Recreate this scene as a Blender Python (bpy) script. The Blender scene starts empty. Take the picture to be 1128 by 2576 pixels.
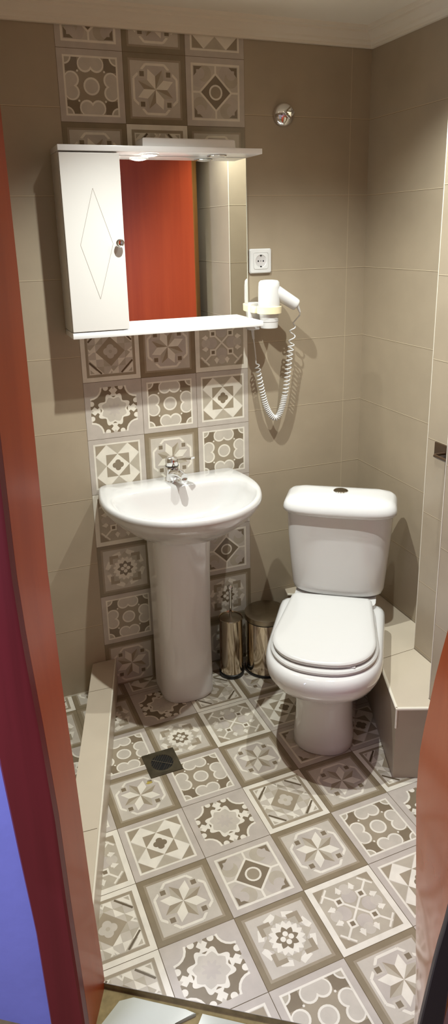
import bpy, bmesh, math, random
from mathutils import Vector, Matrix
random.seed(4)
SC = bpy.context.scene
COL = SC.collection
PI = math.pi

# ------------------------------------------------------------------ materials
def srgb(r, g, b):
    def f(c):
        c /= 255.0
        return c / 12.92 if c <= 0.04045 else ((c + 0.055) / 1.055) ** 2.4
    return (f(r), f(g), f(b), 1.0)

def material(name, col, rough=0.4, metal=0.0, spec=0.5, coat=0.0, noise=0.0, nscale=9.0, bump=0.0, bscale=60.0, trans=0.0):
    m = bpy.data.materials.new(name); m.use_nodes = True
    nt = m.node_tree; b = nt.nodes['Principled BSDF']
    b.inputs['Roughness'].default_value = rough
    b.inputs['Metallic'].default_value = metal
    b.inputs['Specular IOR Level'].default_value = spec
    b.inputs['Coat Weight'].default_value = coat
    b.inputs['Coat Roughness'].default_value = 0.05
    b.inputs['Base Color'].default_value = col
    if noise > 0:
        tc = nt.nodes.new('ShaderNodeTexCoord')
        n = nt.nodes.new('ShaderNodeTexNoise'); n.inputs['Scale'].default_value = nscale; n.inputs['Detail'].default_value = 5
        r = nt.nodes.new('ShaderNodeValToRGB')
        r.color_ramp.elements[0].position = 0.3; r.color_ramp.elements[1].position = 0.7
        lo = tuple(c * (1 - noise) for c in col[:3]) + (1,)
        hi = tuple(min(1, c * (1 + noise)) for c in col[:3]) + (1,)
        r.color_ramp.elements[0].color = lo; r.color_ramp.elements[1].color = hi
        nt.links.new(tc.outputs['Object'], n.inputs['Vector']); nt.links.new(n.outputs['Fac'], r.inputs['Fac'])
        nt.links.new(r.outputs['Color'], b.inputs['Base Color'])
    if bump > 0:
        tc = nt.nodes.new('ShaderNodeTexCoord')
        n = nt.nodes.new('ShaderNodeTexNoise'); n.inputs['Scale'].default_value = bscale; n.inputs['Detail'].default_value = 3
        bp = nt.nodes.new('ShaderNodeBump'); bp.inputs['Strength'].default_value = bump; bp.inputs['Distance'].default_value = 0.002
        nt.links.new(tc.outputs['Object'], n.inputs['Vector']); nt.links.new(n.outputs['Fac'], bp.inputs['Height'])
        nt.links.new(bp.outputs['Normal'], b.inputs['Normal'])
    return m

def wood(name, c1, c2, rough=0.3, coat=0.3, axis_scale=(14, 14, 1.2)):
    m = bpy.data.materials.new(name); m.use_nodes = True
    nt = m.node_tree; b = nt.nodes['Principled BSDF']
    b.inputs['Roughness'].default_value = rough; b.inputs['Specular IOR Level'].default_value = 0.3
    b.inputs['Coat Weight'].default_value = coat; b.inputs['Coat Roughness'].default_value = 0.12
    tc = nt.nodes.new('ShaderNodeTexCoord'); mp = nt.nodes.new('ShaderNodeMapping')
    mp.inputs['Scale'].default_value = axis_scale
    n = nt.nodes.new('ShaderNodeTexNoise'); n.inputs['Scale'].default_value = 3.0; n.inputs['Detail'].default_value = 6; n.inputs['Distortion'].default_value = 0.6
    r = nt.nodes.new('ShaderNodeValToRGB')
    r.color_ramp.elements[0].position = 0.25; r.color_ramp.elements[1].position = 0.75
    r.color_ramp.elements[0].color = c1; r.color_ramp.elements[1].color = c2
    nt.links.new(tc.outputs['Object'], mp.inputs['Vector']); nt.links.new(mp.outputs['Vector'], n.inputs['Vector'])
    nt.links.new(n.outputs['Fac'], r.inputs['Fac']); nt.links.new(r.outputs['Color'], b.inputs['Base Color'])
    return m

def emitter(name, col, strength):
    m = bpy.data.materials.new(name); m.use_nodes = True
    nt = m.node_tree; b = nt.nodes['Principled BSDF']
    b.inputs['Base Color'].default_value = col
    b.inputs['Emission Color'].default_value = col
    b.inputs['Emission Strength'].default_value = strength
    return m

M = {}
M['ceramic'] = material('white_glazed_ceramic', srgb(222, 220, 218), 0.09, coat=0.4)
M['basin_ceramic'] = material('dimmed_white_glazed_ceramic', srgb(206, 203, 200), 0.10, coat=0.4)  # toilet's white glaze, colour darkened to hold back the downlight glare
M['plastic'] = material('white_gloss_plastic', srgb(214, 212, 209), 0.22)
M['lacquer'] = material('white_lacquered_board', srgb(212, 208, 202), 0.3)
M['lacquer_bright'] = material('white_lacquered_shelf', srgb(238, 236, 234), 0.22)
M['chrome'] = material('polished_chrome', (0.82, 0.82, 0.82, 1), 0.06, metal=1.0)
M['steel'] = material('polished_stainless_steel', srgb(214, 200, 180), 0.10, metal=1.0)
M['steel_dull'] = material('brushed_stainless_steel', srgb(150, 140, 122), 0.30, metal=1.0, noise=0.12, nscale=30)
M['black'] = material('black_plastic', srgb(18, 17, 16), 0.4)
M['hole'] = material('dark_socket_hole', srgb(12, 12, 12), 0.7)
M['groove'] = material('pencil_groove', srgb(140, 130, 118), 0.6)
M['socket_grey'] = material('pale_grey_plastic', srgb(196, 192, 190), 0.35)
M['mirror'] = material('silvered_mirror_glass', (0.86, 0.87, 0.85, 1), 0.015, metal=1.0)
M['glass_edge'] = material('polished_glass_edge', srgb(205, 205, 190), 0.2)
M['wall_tile'] = material('greige_matt_wall_tile', srgb(165, 150, 128), 0.36, noise=0.05, nscale=7)
M['grout'] = material('sand_grout', srgb(196, 180, 152), 0.8)
M['grout_dark'] = material('dark_grout', srgb(110, 94, 72), 0.85)  # darker joint lines on walls, kerb and ledge
M['ledge_tile'] = material('pale_greige_ledge_tile', srgb(196, 183, 163), 0.3, noise=0.03)
M['edge_trim'] = material('cream_tile_edge_trim', srgb(226, 218, 200), 0.25)
M['ceiling'] = material('ceiling_paint', srgb(232, 226, 212), 0.8)
M['cornice'] = material('cornice_paint', srgb(226, 217, 200), 0.7)
M['red_wood'] = wood('red_brown_door_veneer', srgb(146, 54, 24), srgb(160, 64, 30), 0.4, 0.1, (9, 9, 0.45))
M['frame_wood'] = wood('varnished_red_wood_frame', srgb(150, 60, 26), srgb(162, 70, 32), 0.36, 0.12, (10, 10, 0.5))
M['frame_gloss'] = wood('glossy_varnished_red_wood', srgb(150, 66, 30), srgb(162, 76, 36), 0.22, 1.0, (10, 10, 0.5))
M['casing_wood'] = wood('blue_lit_red_wood_casing', srgb(94, 24, 30), srgb(110, 30, 38), 0.4, 0.15, (10, 10, 0.5))  # red wood; the hall's dim bluish light is put into the colour
M['edge_wood'] = wood('brown_door_edge', srgb(96, 62, 26), srgb(124, 82, 36), 0.4, 0.1)
M['edge_wood_dark'] = material('dark_brown_metal', srgb(58, 40, 24), 0.35)
M['shaded_casing'] = material('shaded_casing_edge', srgb(30, 22, 34), 0.45)  # right casing; its shade is painted in as near black
M['blue_lit_wall'] = material('blue_light_tinted_plaster', srgb(122, 124, 196), 0.85, noise=0.06, nscale=6, bump=0.4, bscale=40)  # white hall wall, blue light mixed into its colour
M['pink_lit_wall'] = material('pink_light_tinted_plaster', srgb(190, 150, 160), 0.85)  # same wall right of the door; pinkish light is in the colour
M['thr_tile'] = material('white_glazed_threshold_tile', srgb(180, 182, 170), 0.15)
M['mortar'] = material('old_mortar', srgb(132, 116, 78), 0.9, noise=0.25, nscale=40)
M['hall_floor'] = material('hall_floor_tile', srgb(170, 165, 150), 0.4)
M['drain_metal'] = material('tarnished_drain_steel', srgb(96, 88, 70), 0.42, metal=0.75, noise=0.25, nscale=28)
M['drain_dark'] = material('drain_hollow', srgb(8, 8, 7), 0.9)
M['stain'] = material('yellow_stain', srgb(170, 150, 66), 0.6)
M['ring_glow'] = material('glow_tinted_plastic', srgb(236, 222, 184), 0.35)  # white holder ring; the glow of light through it is painted in
M['lamp_on'] = emitter('lit_lamp_glass', (1.0, 0.95, 0.86, 1), 26.0)
M['lamp_off'] = material('frosted_lamp_glass', srgb(205, 202, 196), 0.35)
M['down_on'] = emitter('downlight_glass', (1.0, 0.87, 0.66, 1), 4.0)

# printed glaze colours of the patterned tiles
PAT = {'W': (222, 215, 200), 'L': (190, 181, 167), 'G': (176, 166, 148), 'M': (152, 139, 118), 'B': (132, 118, 95),
       'D': (124, 110, 90), 'K': (98, 85, 66), 'V': (184, 174, 163), 'T': (92, 78, 56)}
for k, c in PAT.items():
    M['pat_' + k] = material('tile_glaze_' + k, srgb(*c), 0.24, noise=0.07, nscale=24)
M['pat_T'] = material('tile_joint', srgb(96, 80, 54), 0.8)

# ------------------------------------------------------------------ mesh helpers
def link(name, bm, mats, parent=None, smooth=None, loc=None):
    me = bpy.data.meshes.new(name)
    bmesh.ops.recalc_face_normals(bm, faces=bm.faces[:]) if smooth is not None else None
    bm.to_mesh(me); bm.free()
    if not isinstance(mats, (list, tuple)): mats = [mats]
    for m in mats: me.materials.append(m)
    if smooth is not None and smooth > 0:
        for p in me.polygons: p.use_smooth = True
        try: me.set_sharp_from_angle(angle=math.radians(smooth))
        except Exception: pass
    o = bpy.data.objects.new(name, me); COL.objects.link(o)
    if parent: o.parent = parent
    if loc: o.location = loc
    return o

def empty(name, loc=(0, 0, 0), rz=0.0, label=None, cat=None, group=None):
    o = bpy.data.objects.new(name, None); COL.objects.link(o)
    o.empty_display_size = 0.05
    o.location = loc; o.rotation_euler = (0, 0, rz)
    return tag(o, label, cat, group)

def tag(o, label=None, cat=None, group=None, kind=None):
    if label: o['label'] = label
    if cat: o['category'] = cat
    if group: o['group'] = group
    if kind: o['kind'] = kind
    return o

def structure(o): o['kind'] = 'structure'; return o

def box(bm, lo, hi, bevel=0.0, mat=0, seg=2):
    lo = Vector(lo); hi = Vector(hi)
    r = bmesh.ops.create_cube(bm, size=1.0)
    vs = r['verts']
    for v in vs:
        v.co = Vector(((lo[i] + hi[i]) / 2 + v.co[i] * (hi[i] - lo[i]) for i in range(3)))
    fs = set()
    for v in vs:
        for f in v.link_faces: fs.add(f)
    for f in fs: f.material_index = mat
    if bevel > 0:
        es = set()
        for f in fs:
            for e in f.edges: es.add(e)
        bmesh.ops.bevel(bm, geom=list(es), offset=bevel, segments=seg, profile=0.5, affect='EDGES')

def loft(bm, rings, cap0=True, cap1=True, mat=0, closed=True):
    vr = [[bm.verts.new(p) for p in ring] for ring in rings]
    n = len(vr[0])
    for a, b in zip(vr[:-1], vr[1:]):
        for i in range(n if closed else n - 1):
            j = (i + 1) % n
            f = bm.faces.new((a[i], a[j], b[j], b[i])); f.material_index = mat
    if cap0: bm.faces.new(list(reversed(vr[0]))).material_index = mat
    if cap1: bm.faces.new(vr[-1]).material_index = mat
    return vr

def circle_ring(c, r, z, n=32, ry=None):
    return [Vector((c[0] + r * math.cos(2 * PI * i / n), c[1] + (ry or r) * math.sin(2 * PI * i / n), z)) for i in range(n)]

def lathe(bm, c, prof, n=40, mat=0, cap0=True, cap1=True):
    return loft(bm, [circle_ring(c, r, c[2] + z, n) for r, z in prof], cap0, cap1, mat)

def tube(bm, pts, r, n=10, mat=0, radii=None, cap=True):
    pts = [Vector(p) for p in pts]
    rings = []
    t0 = (pts[1] - pts[0]).normalized()
    up = Vector((0, 0, 1)) if abs(t0.z) < 0.9 else Vector((0, 1, 0))
    nrm = (up - t0 * up.dot(t0)).normalized()
    for i, p in enumerate(pts):
        if i == 0: t = (pts[1] - pts[0]).normalized()
        elif i == len(pts) - 1: t = (pts[-1] - pts[-2]).normalized()
        else: t = (pts[i + 1] - pts[i - 1]).normalized()
        nrm = (nrm - t * nrm.dot(t)).normalized()
        bn = t.cross(nrm)
        rr = radii[i] if radii else r
        rings.append([p + nrm * rr * math.cos(2 * PI * k / n) + bn * rr * math.sin(2 * PI * k / n) for k in range(n)])
    loft(bm, rings, cap, cap, mat)

def prism(bm, poly, z0, z1, mat=0, bevel=0.0):
    loft(bm, [[Vector((x, y, z0)) for x, y in poly], [Vector((x, y, z1)) for x, y in poly]], True, True, mat)

def resample(pts, n):
    P = pts + [pts[0]]
    d = [0.0]
    for a, b in zip(P[:-1], P[1:]): d.append(d[-1] + math.hypot(b[0] - a[0], b[1] - a[1]))
    out = []; j = 0
    for i in range(n):
        s = d[-1] * i / n
        while d[j + 1] < s: j += 1
        u = (s - d[j]) / max(1e-9, d[j + 1] - d[j])
        out.append((P[j][0] + u * (P[j + 1][0] - P[j][0]), P[j][1] + u * (P[j + 1][1] - P[j][1])))
    return out

def dshape(w, yf, yb, y0, rb, n=64, wb=None, ex=2.3):
    """D outline: flat back at yb (corner radius rb, half width wb), sides, rounded front from y0 to yf; starts at back middle."""
    wb = wb or w
    pts = [(0, yb)]
    pts.append((wb - rb, yb))
    for k in range(1, 7):
        a = PI / 2 - k * PI / 12
        pts.append((wb - rb + rb * math.cos(a), yb - rb + rb * math.sin(a)))
    m = 24
    for k in range(0, 2 * m + 1):
        a = k * PI / (2 * m)
        c, s = math.cos(a), math.sin(a)
        x = w * math.copysign(abs(c) ** (2 / ex), c); y = y0 - (y0 - yf) * abs(s) ** (2 / ex)
        pts.append((x, y))
    for k in range(0, 7):
        a = PI - k * PI / 12
        pts.append((-(wb - rb) + rb * math.cos(a), yb - rb + rb * math.sin(a)))
    # a coarse arc-length resample keeps the vertices of stacked outlines in step
    return resample(pts, n)

def ring_at(out, z, s=1.0, c=(0, 0)):
    return [Vector((c[0] + (x - c[0]) * s, c[1] + (y - c[1]) * s, z)) for x, y in out]

# ------------------------------------------------------------------ patterned cement-look tiles (unit cell -0.5..0.5)
def P_rect(x0, y0, x1, y1): return [(x0, y0), (x1, y0), (x1, y1), (x0, y1)]
def P_sq(s, rot=0.0, c=(0, 0)):
    return [(c[0] + s * math.sqrt(2) * math.cos(rot + PI / 4 + k * PI / 2), c[1] + s * math.sqrt(2) * math.sin(rot + PI / 4 + k * PI / 2)) for k in range(4)]
def P_circ(x, y, r, n=20): return [(x + r * math.cos(2 * PI * k / n), y + r * math.sin(2 * PI * k / n)) for k in range(n)]
def P_star(f, n=64): return [(f(2 * PI * k / n) * math.cos(2 * PI * k / n), f(2 * PI * k / n) * math.sin(2 * PI * k / n)) for k in range(n)]
def rot(p, k):
    c, s = math.cos(k), math.sin(k)
    return [(x * c - y * s, x * s + y * c) for x, y in p]
def frame(o, i):
    return [[(-o, -o), (o, -o), (i, -i), (-i, -i)], [(o, -o), (o, o), (i, i), (i, -i)], [(o, o), (-o, o), (-i, i), (i, i)], [(-o, o), (-o, -o), (-i, -i), (-i, i)]]
def seg(a, b, w):
    dx, dy = b[0] - a[0], b[1] - a[1]; L = math.hypot(dx, dy); nx, ny = -dy / L * w / 2, dx / L * w / 2
    return [(a[0] + nx, a[1] + ny), (b[0] + nx, b[1] + ny), (b[0] - nx, b[1] - ny), (a[0] - nx, a[1] - ny)]
Q = PI / 2
def pat(kind):
    L = []
    def add(z, m, *ps):
        for p in ps: L.append((z, m, p))
    def add4(z, m, p, k0=0.0):
        for k in range(4): add(z, m, rot(p, k0 + k * Q))
    if kind == 'A':
        add(1, 'M', P_sq(0.42))
        add4(2, 'D', [(-0.40, -0.40), (-0.20, -0.40), (-0.2, -0.2), (-0.40, -0.20)])
        for s in (-1, 1): add4(3, 'W', P_circ(s * 0.088, 0.300, 0.114))
        for s in (-1, 1): add4(4, 'L', P_circ(s * 0.088, 0.306, 0.092))
        add4(4, 'L', P_rect(-0.088, 0.27, 0.088, 0.41))
        add4(3, 'W', P_circ(-0.4, -0.4, 0.115)); add4(4, 'G', P_circ(-0.4, -0.4, 0.092))
        add4(4, 'W', P_circ(0.205, 0.205, 0.016, 8))
        add(3, 'W', P_circ(0, 0, 0.125)); add(4, 'L', P_circ(0, 0, 0.098))
        add(6, 'W', *frame(0.415, 0.388)); add(5, 'V', *frame(0.5, 0.41))
    elif kind == 'B':
        add(0, 'B', P_sq(0.5)); add(1, 'M', P_sq(0.425)); add(2, 'L', P_sq(0.395))
        oc = [(0.36 * math.cos(a) / math.cos(PI / 8), 0.36 * math.sin(a) / math.cos(PI / 8)) for a in [PI / 8 + k * PI / 4 for k in range(8)]]
        add(3, 'V', oc)
        for k in range(4):
            add(4, 'W', rot(seg((-0.15, 0.35), (0.15, 0.35), 0.035), k * Q))
            for s in (-1, 1): add(4, 'W', rot(seg((s * 0.15, 0.352), (s * 0.22, 0.275), 0.035), k * Q))
        for k in range(8):
            a = k * PI / 4
            m1, m2 = ('W', 'L') if k % 2 == 0 else ('G', 'M')
            tip = (0, 0.30) if k % 2 else (0, 0.31)
            kite = [(0, 0), (0.072, 0.172), tip]; kite2 = [(0, 0), tip, (-0.072, 0.172)]
            add(4, m1 if k % 2 == 0 else 'G', rot(kite, a + PI / 8)); add(4, 'W' if k % 2 == 0 else 'M', rot(kite2, a + PI / 8))
        add4(5, 'L', P_sq(0.062, 0, (0.215, 0.215))); add4(6, 'D', P_sq(0.036, 0, (0.215, 0.215)))
    elif kind == 'C':
        add(1, 'L', P_sq(0.41))
        add4(2, 'V', P_circ(0.19, 0.27, 0.13)); add4(2, 'G', P_circ(0.27, 0.19, 0.12)); add4(3, 'V', P_circ(0.27, 0.27, 0.085))
        add4(3, 'D', [(0.37, 0.37), (0.23, 0.37), (0.28, 0.325), (0.325, 0.325), (0.325, 0.28), (0.37, 0.23)])
        add(3, 'W', P_sq(0.207, PI / 4)); add(4, 'D', P_sq(0.177, PI / 4))
        add4(4, 'W', seg((0, 0.27), (0, 0.40), 0.03))
        add(5, 'W', P_circ(0, 0, 0.115)); add(6, 'M', P_circ(0, 0, 0.088))
        add(6, 'W', *frame(0.415, 0.383)); add(5, 'V', *frame(0.5, 0.41))
    elif kind == 'D':
        add(0, 'W', P_sq(0.5)); add(1, 'M', P_sq(0.425)); add(2, 'G', P_sq(0.385))
        for i in range(-3, 3):
            for j in range(-3, 3):
                x, y = (i + 0.5) * 0.125, (j + 0.5) * 0.125; s = 0.0625
                if abs(x) + abs(y) > 0.52: continue
                sx, sy = (1 if x > 0 else -1), (1 if y > 0 else -1)
                if (i + j) % 2 == 0: add(3, 'L', P_rect(x - s, y - s, x + s, y + s))
                else: add(3, 'W', [(x - sx * s, y - sy * s), (x + sx * s, y - sy * s), (x - sx * s, y + sy * s)] if (i % 2) else [(x + sx * s, y + sy * s), (x + sx * s, y - sy * s), (x - sx * s, y + sy * s)])
        add4(4, 'W', [(0.375, 0.375), (0.2, 0.375), (0.375, 0.2)]); add4(5, 'G', [(0.36, 0.36), (0.29, 0.36), (0.36, 0.29)])
        add4(5, 'K', seg((0.17, 0.37), (0.37, 0.17), 0.028))
        add(5, 'M', P_sq(0.176, PI / 4))
        add4(6, 'L', P_circ(0.06, 0.0, 0.062, 14)); add(7, 'G', P_circ(0, 0, 0.03, 12))
        add4(5, 'W', [(0, 0.29), (0.06, 0.375), (0.025, 0.375), (0, 0.33), (-0.025, 0.375), (-0.06, 0.375)])
    elif kind == 'E':
        add(0, 'W', P_sq(0.5)); add(1, 'G', P_sq(0.42))
        add4(2, 'M', [(-0.42, -0.42), (-0.25, -0.42), (-0.42, -0.25)])
        add4(2, 'V', P_circ(0.0, 0.19, 0.10)); add4(2, 'L', P_circ(0, 0.3, 0.08))
        add4(3, 'W', seg((0.0, 0.0), (0.33, 0.33), 0.028))
        add4(4, 'W', P_sq(0.058, 0, (0.165, 0.165))); add4(5, 'D', P_sq(0.030, 0, (0.165, 0.165)))
        add4(4, 'W', seg((0.24, 0.39), (0.39, 0.24), 0.026))
        for s in (-1, 1):
            add4(4, 'W', [(s * 0.10 - 0.05, 0.29), (s * 0.10 + 0.05, 0.29), (s * 0.10, 0.375)]); add4(4, 'W', P_circ(s * 0.10, 0.285, 0.028, 8))
    elif kind == 'F':
        add(1, 'L', P_sq(0.41)); add4(2, 'M', [(-0.38, -0.38), (-0.2, -0.38), (-0.38, -0.2)])
        add4(2, 'G', [(-0.17, 0.385), (0.17, 0.385), (0, 0.21)])
        add4(3, 'W', [(-0.19, 0.385), (0.0, 0.205), (-0.205, 0.205), (-0.205, 0.0), (-0.385, 0.19)])
        add(4, 'M', P_sq(0.205)); add(5, 'W', P_sq(0.145, PI / 4)); add(5, 'L', P_sq(0.001))
        add4(6, 'D', P_circ(0.052, 0, 0.05, 14)); add(6, 'D', P_sq(0.05))
        add(6, 'W', *frame(0.415, 0.388)); add(5, 'V', *frame(0.5, 0.41))
    elif kind == 'G':
        add(1, 'D', P_circ(0, 0, 0.43, 36))
        add4(2, 'W', P_circ(0.40, 0.40, 0.205)); add4(3, 'V', P_circ(0.40, 0.40, 0.175))
        for s in (-1, 1): add4(2, 'W', P_circ(s * 0.13, 0.385, 0.045, 12))
        add4(2, 'W', [(0, 0.25), (0.075, 0.34), (0, 0.42), (-0.075, 0.34)])
        add4(3, 'L', [(-0.06, 0.44), (0.06, 0.44), (0, 0.355)])
        add(4, 'W', P_star(lambda a: 0.255 + 0.04 * math.cos(8 * a + PI), 96)); add4(4, 'W', [(0.075, 0.24), (0, 0.325), (-0.075, 0.24)])
        add(5, 'L', P_star(lambda a: 0.185 + 0.045 * (1 - abs(((a / (PI / 4)) % 1) * 2 - 1)), 64)); add(6, 'V', P_star(lambda a: 0.10 + 0.03 * math.cos(8 * a), 48))
        add(5, 'V', *frame(0.5, 0.405))
    elif kind == 'H':
        add(0, 'B', P_sq(0.5)); add(1, 'M', P_sq(0.435)); add(2, 'L', P_sq(0.40))
        for k in range(8):
            add(3, 'W', rot([(0.01, 0.30), (0.15, 0.245), (0.19, 0.31), (0.05, 0.375)], k * PI / 4))
            add(3, 'G', rot([(-0.1, 0.22), (0.1, 0.22), (0.0, 0.34)], k * PI / 4))
        add4(4, 'M', [(0.285, 0.285), (0.12, 0.285), (0.12, 0.225), (0.225, 0.225), (0.225, 0.12), (0.285, 0.12)])
        add(5, 'W', P_star(lambda a: 0.185 + 0.05 * (1 - abs(((a / (PI / 8)) % 1) * 2 - 1)), 128))
        add(6, 'D', P_star(lambda a: 0.105 + 0.05 * abs(((a / (PI / 4)) % 1) * 2 - 1), 64))
        add4(7, 'W', P_circ(0.055, 0, 0.036, 12)); add(7, 'M', P_sq(0.022))
    return L
PCACHE = {k: pat(k) for k in 'ABCDEFGH'}
KEYS = ['V', 'W', 'L', 'G', 'M', 'B', 'D', 'K', 'T']
PMATS = [M['pat_' + k] for k in KEYS]
LAYER = 0.000008

def lay_tile(bm, kind, fn, size):
    """fn maps (u, v, h) of the tile plane to 3-D; draws one printed tile."""
    items = [(0, 'V', P_sq(0.5))] if PCACHE[kind][0][0] != 0 else []
    for i, (z, m, p) in enumerate(sorted(items + PCACHE[kind], key=lambda it: it[0])):
        h = 0.0002 + i * LAYER
        cl_ = lambda q: max(-0.5, min(0.5, q))
        vs = [bm.verts.new(fn(cl_(x) * size, cl_(y) * size, h)) for x, y in p]
        try: f = bm.faces.new(vs); f.material_index = KEYS.index(m)
        except ValueError: pass

def flat(bm, pts, mat):
    f = bm.faces.new([bm.verts.new(p) for p in pts]); f.material_index = mat; return f

def clip(bm, co, no):
    bmesh.ops.bisect_plane(bm, geom=bm.verts[:] + bm.edges[:] + bm.faces[:], plane_co=co, plane_no=no, clear_outer=True, clear_inner=False)

# ------------------------------------------------------------------ room dimensions
XR = 1.077            # right wall
ZC = 2.30             # ceiling
J = Vector((-0.255, -1.116)); DD = Vector((0.832, -0.5547)).normalized(); NN = Vector((0.5547, 0.832)).normalized()
def dw(t, off, z=0.0): p = J + DD * t + NN * off; return Vector((p.x, p.y, z))

# ---- floor
bm = bmesh.new()
TH = 0.0213; U = Vector((math.cos(TH), math.sin(TH), 0)); V = Vector((math.sin(TH), -math.cos(TH), 0)); G0 = Vector((0.0753, -0.6828, 0)); S = 0.2
flat(bm, [(-0.97, -1.9, 0), (1.3, -1.9, 0), (1.3, 0.0, 0), (-0.97, 0.0, 0)], KEYS.index('T'))
FM = {(0, 0): 'G', (1, 0): 'D', (2, 0): 'B', (3, 0): 'D', (-1, 0): 'F', (-2, 0): 'E', (-1, -1): 'B', (0, -1): 'A', (1, -1): 'B', (2, -1): 'C', (3, -1): 'F',
      (-2, -1): 'F', (-1, -2): 'A', (0, -2): 'H', (1, -2): 'E', (2, -2): 'F', (3, -2): 'G', (-1, -3): 'H', (0, -3): 'G', (1, -3): 'D', (2, -3): 'B', (0, -4): 'F',
      (-1, -4): 'B', (1, -4): 'B', (2, -4): 'A', (-2, -3): 'H', (-2, -2): 'G', (-2, -4): 'D', (-3, -3): 'A', (-1, 1): 'B', (0, 1): 'C', (1, 1): 'B', (2, 1): 'A', (3, 1): 'G', (-2, 1): 'D', (-2, 2): 'D', (-1, 2): 'G', (0, 2): 'H', (1, 2): 'E', (2, 2): 'F',
      (0, 3): 'A', (1, 3): 'B', (-1, 3): 'F', (2, 3): 'C'}
for i in range(-6, 6):
    for j in range(-5, 6):
        k = FM.get((i, j), 'ABCDEFGH'[(i * 3 + j * 5) % 8])
        c = G0 + U * S * (i + 0.5) + V * S * (j + 0.5)
        lay_tile(bm, k, lambda x, y, h, c=c: c + U * x + V * y + Vector((0, 0, h)), S - 0.0016)
clip(bm, (0, 0, 0), (0, 1, 0)); clip(bm, (XR, 0, 0), (1, 0, 0)); clip(bm, (-0.95, 0, 0), (-1, 0, 0))
clip(bm, dw(0, -0.002), (-NN.x, -NN.y, 0))
floor = structure(link('floor', bm, PMATS))

# ---- back wall: greige tiles plus the patterned strip behind the basin
bm = bmesh.new()
GK = KEYS + ['wall', 'grout', 'gdark']
GM = PMATS + [M['wall_tile'], M['grout'], M['grout_dark']]
def wq(x0, z0, x1, z1, m, h=0.0): flat(bm, [(x0, -h, z0), (x1, -h, z0), (x1, -h, z1), (x0, -h, z1)], GK.index(m))
wq(-0.95, 0, XR, ZC, 'wall')
for k in range(9):
    z = 0.275 + 0.25 * k
    for a, b in ((-0.95, 0.0), (0.6, XR)):
        wq(a, z - 0.0004, b, z + 0.0016, 'grout', 0.0003); wq(a, z - 0.0014, b, z - 0.0004, 'gdark', 0.0003)
for x in (1.0, -0.4, -0.8): wq(x - 0.0008, 0, x + 0.0008, ZC, 'grout', 0.00035)
ZT = 11.93 * 0.2
WM = ['CBF', 'ABC', 'BDB', 'GAH', 'FEB', 'DBE', 'GAF', 'FBA', 'EHC', 'HAC', 'ABH', 'BFB']
wq(0, 0, 0.6, ZC, 'T', 0.0004)
wq(-0.3, 0.0, -0.055, 0.007, 'W', 0.0006)
for r in range(12):
    for c in range(3):
        cx, cz = (c + 0.5) * S, ZT - (r + 0.5) * S
        lay_tile(bm, WM[r][c], lambda x, y, h, cx=cx, cz=cz: Vector((cx + x, -h - 0.0003, cz + y)), S - 0.0014)
clip(bm, (0, 0, 0.0), (0, 0, -1)); clip(bm, (0, 0, ZC), (0, 0, 1))
structure(link('wall_back', bm, GM))

# ---- right wall with its two tiled piers, left wall, door wall
def tiled_run(bm, a, b, z0, z1, thick=None):
    """vertical tiled face from a to b (left to right seen from the room), grout lines every 25 cm"""
    a = Vector((a[0], a[1], 0)); b = Vector((b[0], b[1], 0)); t = (b - a).normalized(); n = Vector((t.y, -t.x, 0))
    def q(u0, v0, u1, v1, m, h=0.0):
        f = flat(bm, [a + t * u0 + n * h + Vector((0, 0, v0)), a + t * u1 + n * h + Vector((0, 0, v0)), a + t * u1 + n * h + Vector((0, 0, v1)), a + t * u0 + n * h + Vector((0, 0, v1))], m)
    L = (b - a).length
    q(0, z0, L, z1, 0)
    for k in range(9):
        z = 0.275 + 0.25 * k
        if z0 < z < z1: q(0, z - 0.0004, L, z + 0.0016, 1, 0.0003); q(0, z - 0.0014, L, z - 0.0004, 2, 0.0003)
WT = [M['wall_tile'], M['grout'], M['grout_dark']]
PX1, PY1, PX2, PY2 = 0.972, -0.575, 0.848, -0.826
bm = bmesh.new()
for a, b in (((XR, 0), (XR, PY1)), ((XR, PY1), (PX1, PY1)), ((PX1, PY1), (PX1, PY2)), ((PX1, PY2), (PX2, PY2)), ((PX2, PY2), (PX2, -1.84))):
    tiled_run(bm, a, b, 0, ZC)
structure(link('wall_right', bm, WT))
bm = bmesh.new(); tiled_run(bm, (-0.95, -0.67), (-0.95, 0), 0, ZC); structure(link('wall_left', bm, WT))
# door wall: bathroom face tiled, hall face painted; opening t 0..0.70, height 2.03
bm = bmesh.new()
tl = -0.852; tr = 1.33
p = lambda t: (dw(t, 0).x, dw(t, 0).y)
tiled_run(bm, p(0.735), p(-0.04) , 2.05, ZC)
tiled_run(bm, p(-0.04), p(tl), 0, ZC); tiled_run(bm, p(tr), p(0.735), 0, ZC)
structure(link('wall_front', bm, WT))
bm = bmesh.new()
def hallq(t0, t1, z0, z1, m): flat(bm, [dw(t0, -0.115, z0), dw(t1, -0.115, z0), dw(t1, -0.115, z1), dw(t0, -0.115, z1)], m)
hallq(-1.6, -0.04, -0.05, 2.6, 0); hallq(0.735, 2.2, -0.05, 2.6, 1); hallq(-0.04, 0.735, 2.08, 2.6, 0)
structure(link('wall_hall', bm, [M['blue_lit_wall'], M['pink_lit_wall']]))

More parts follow.
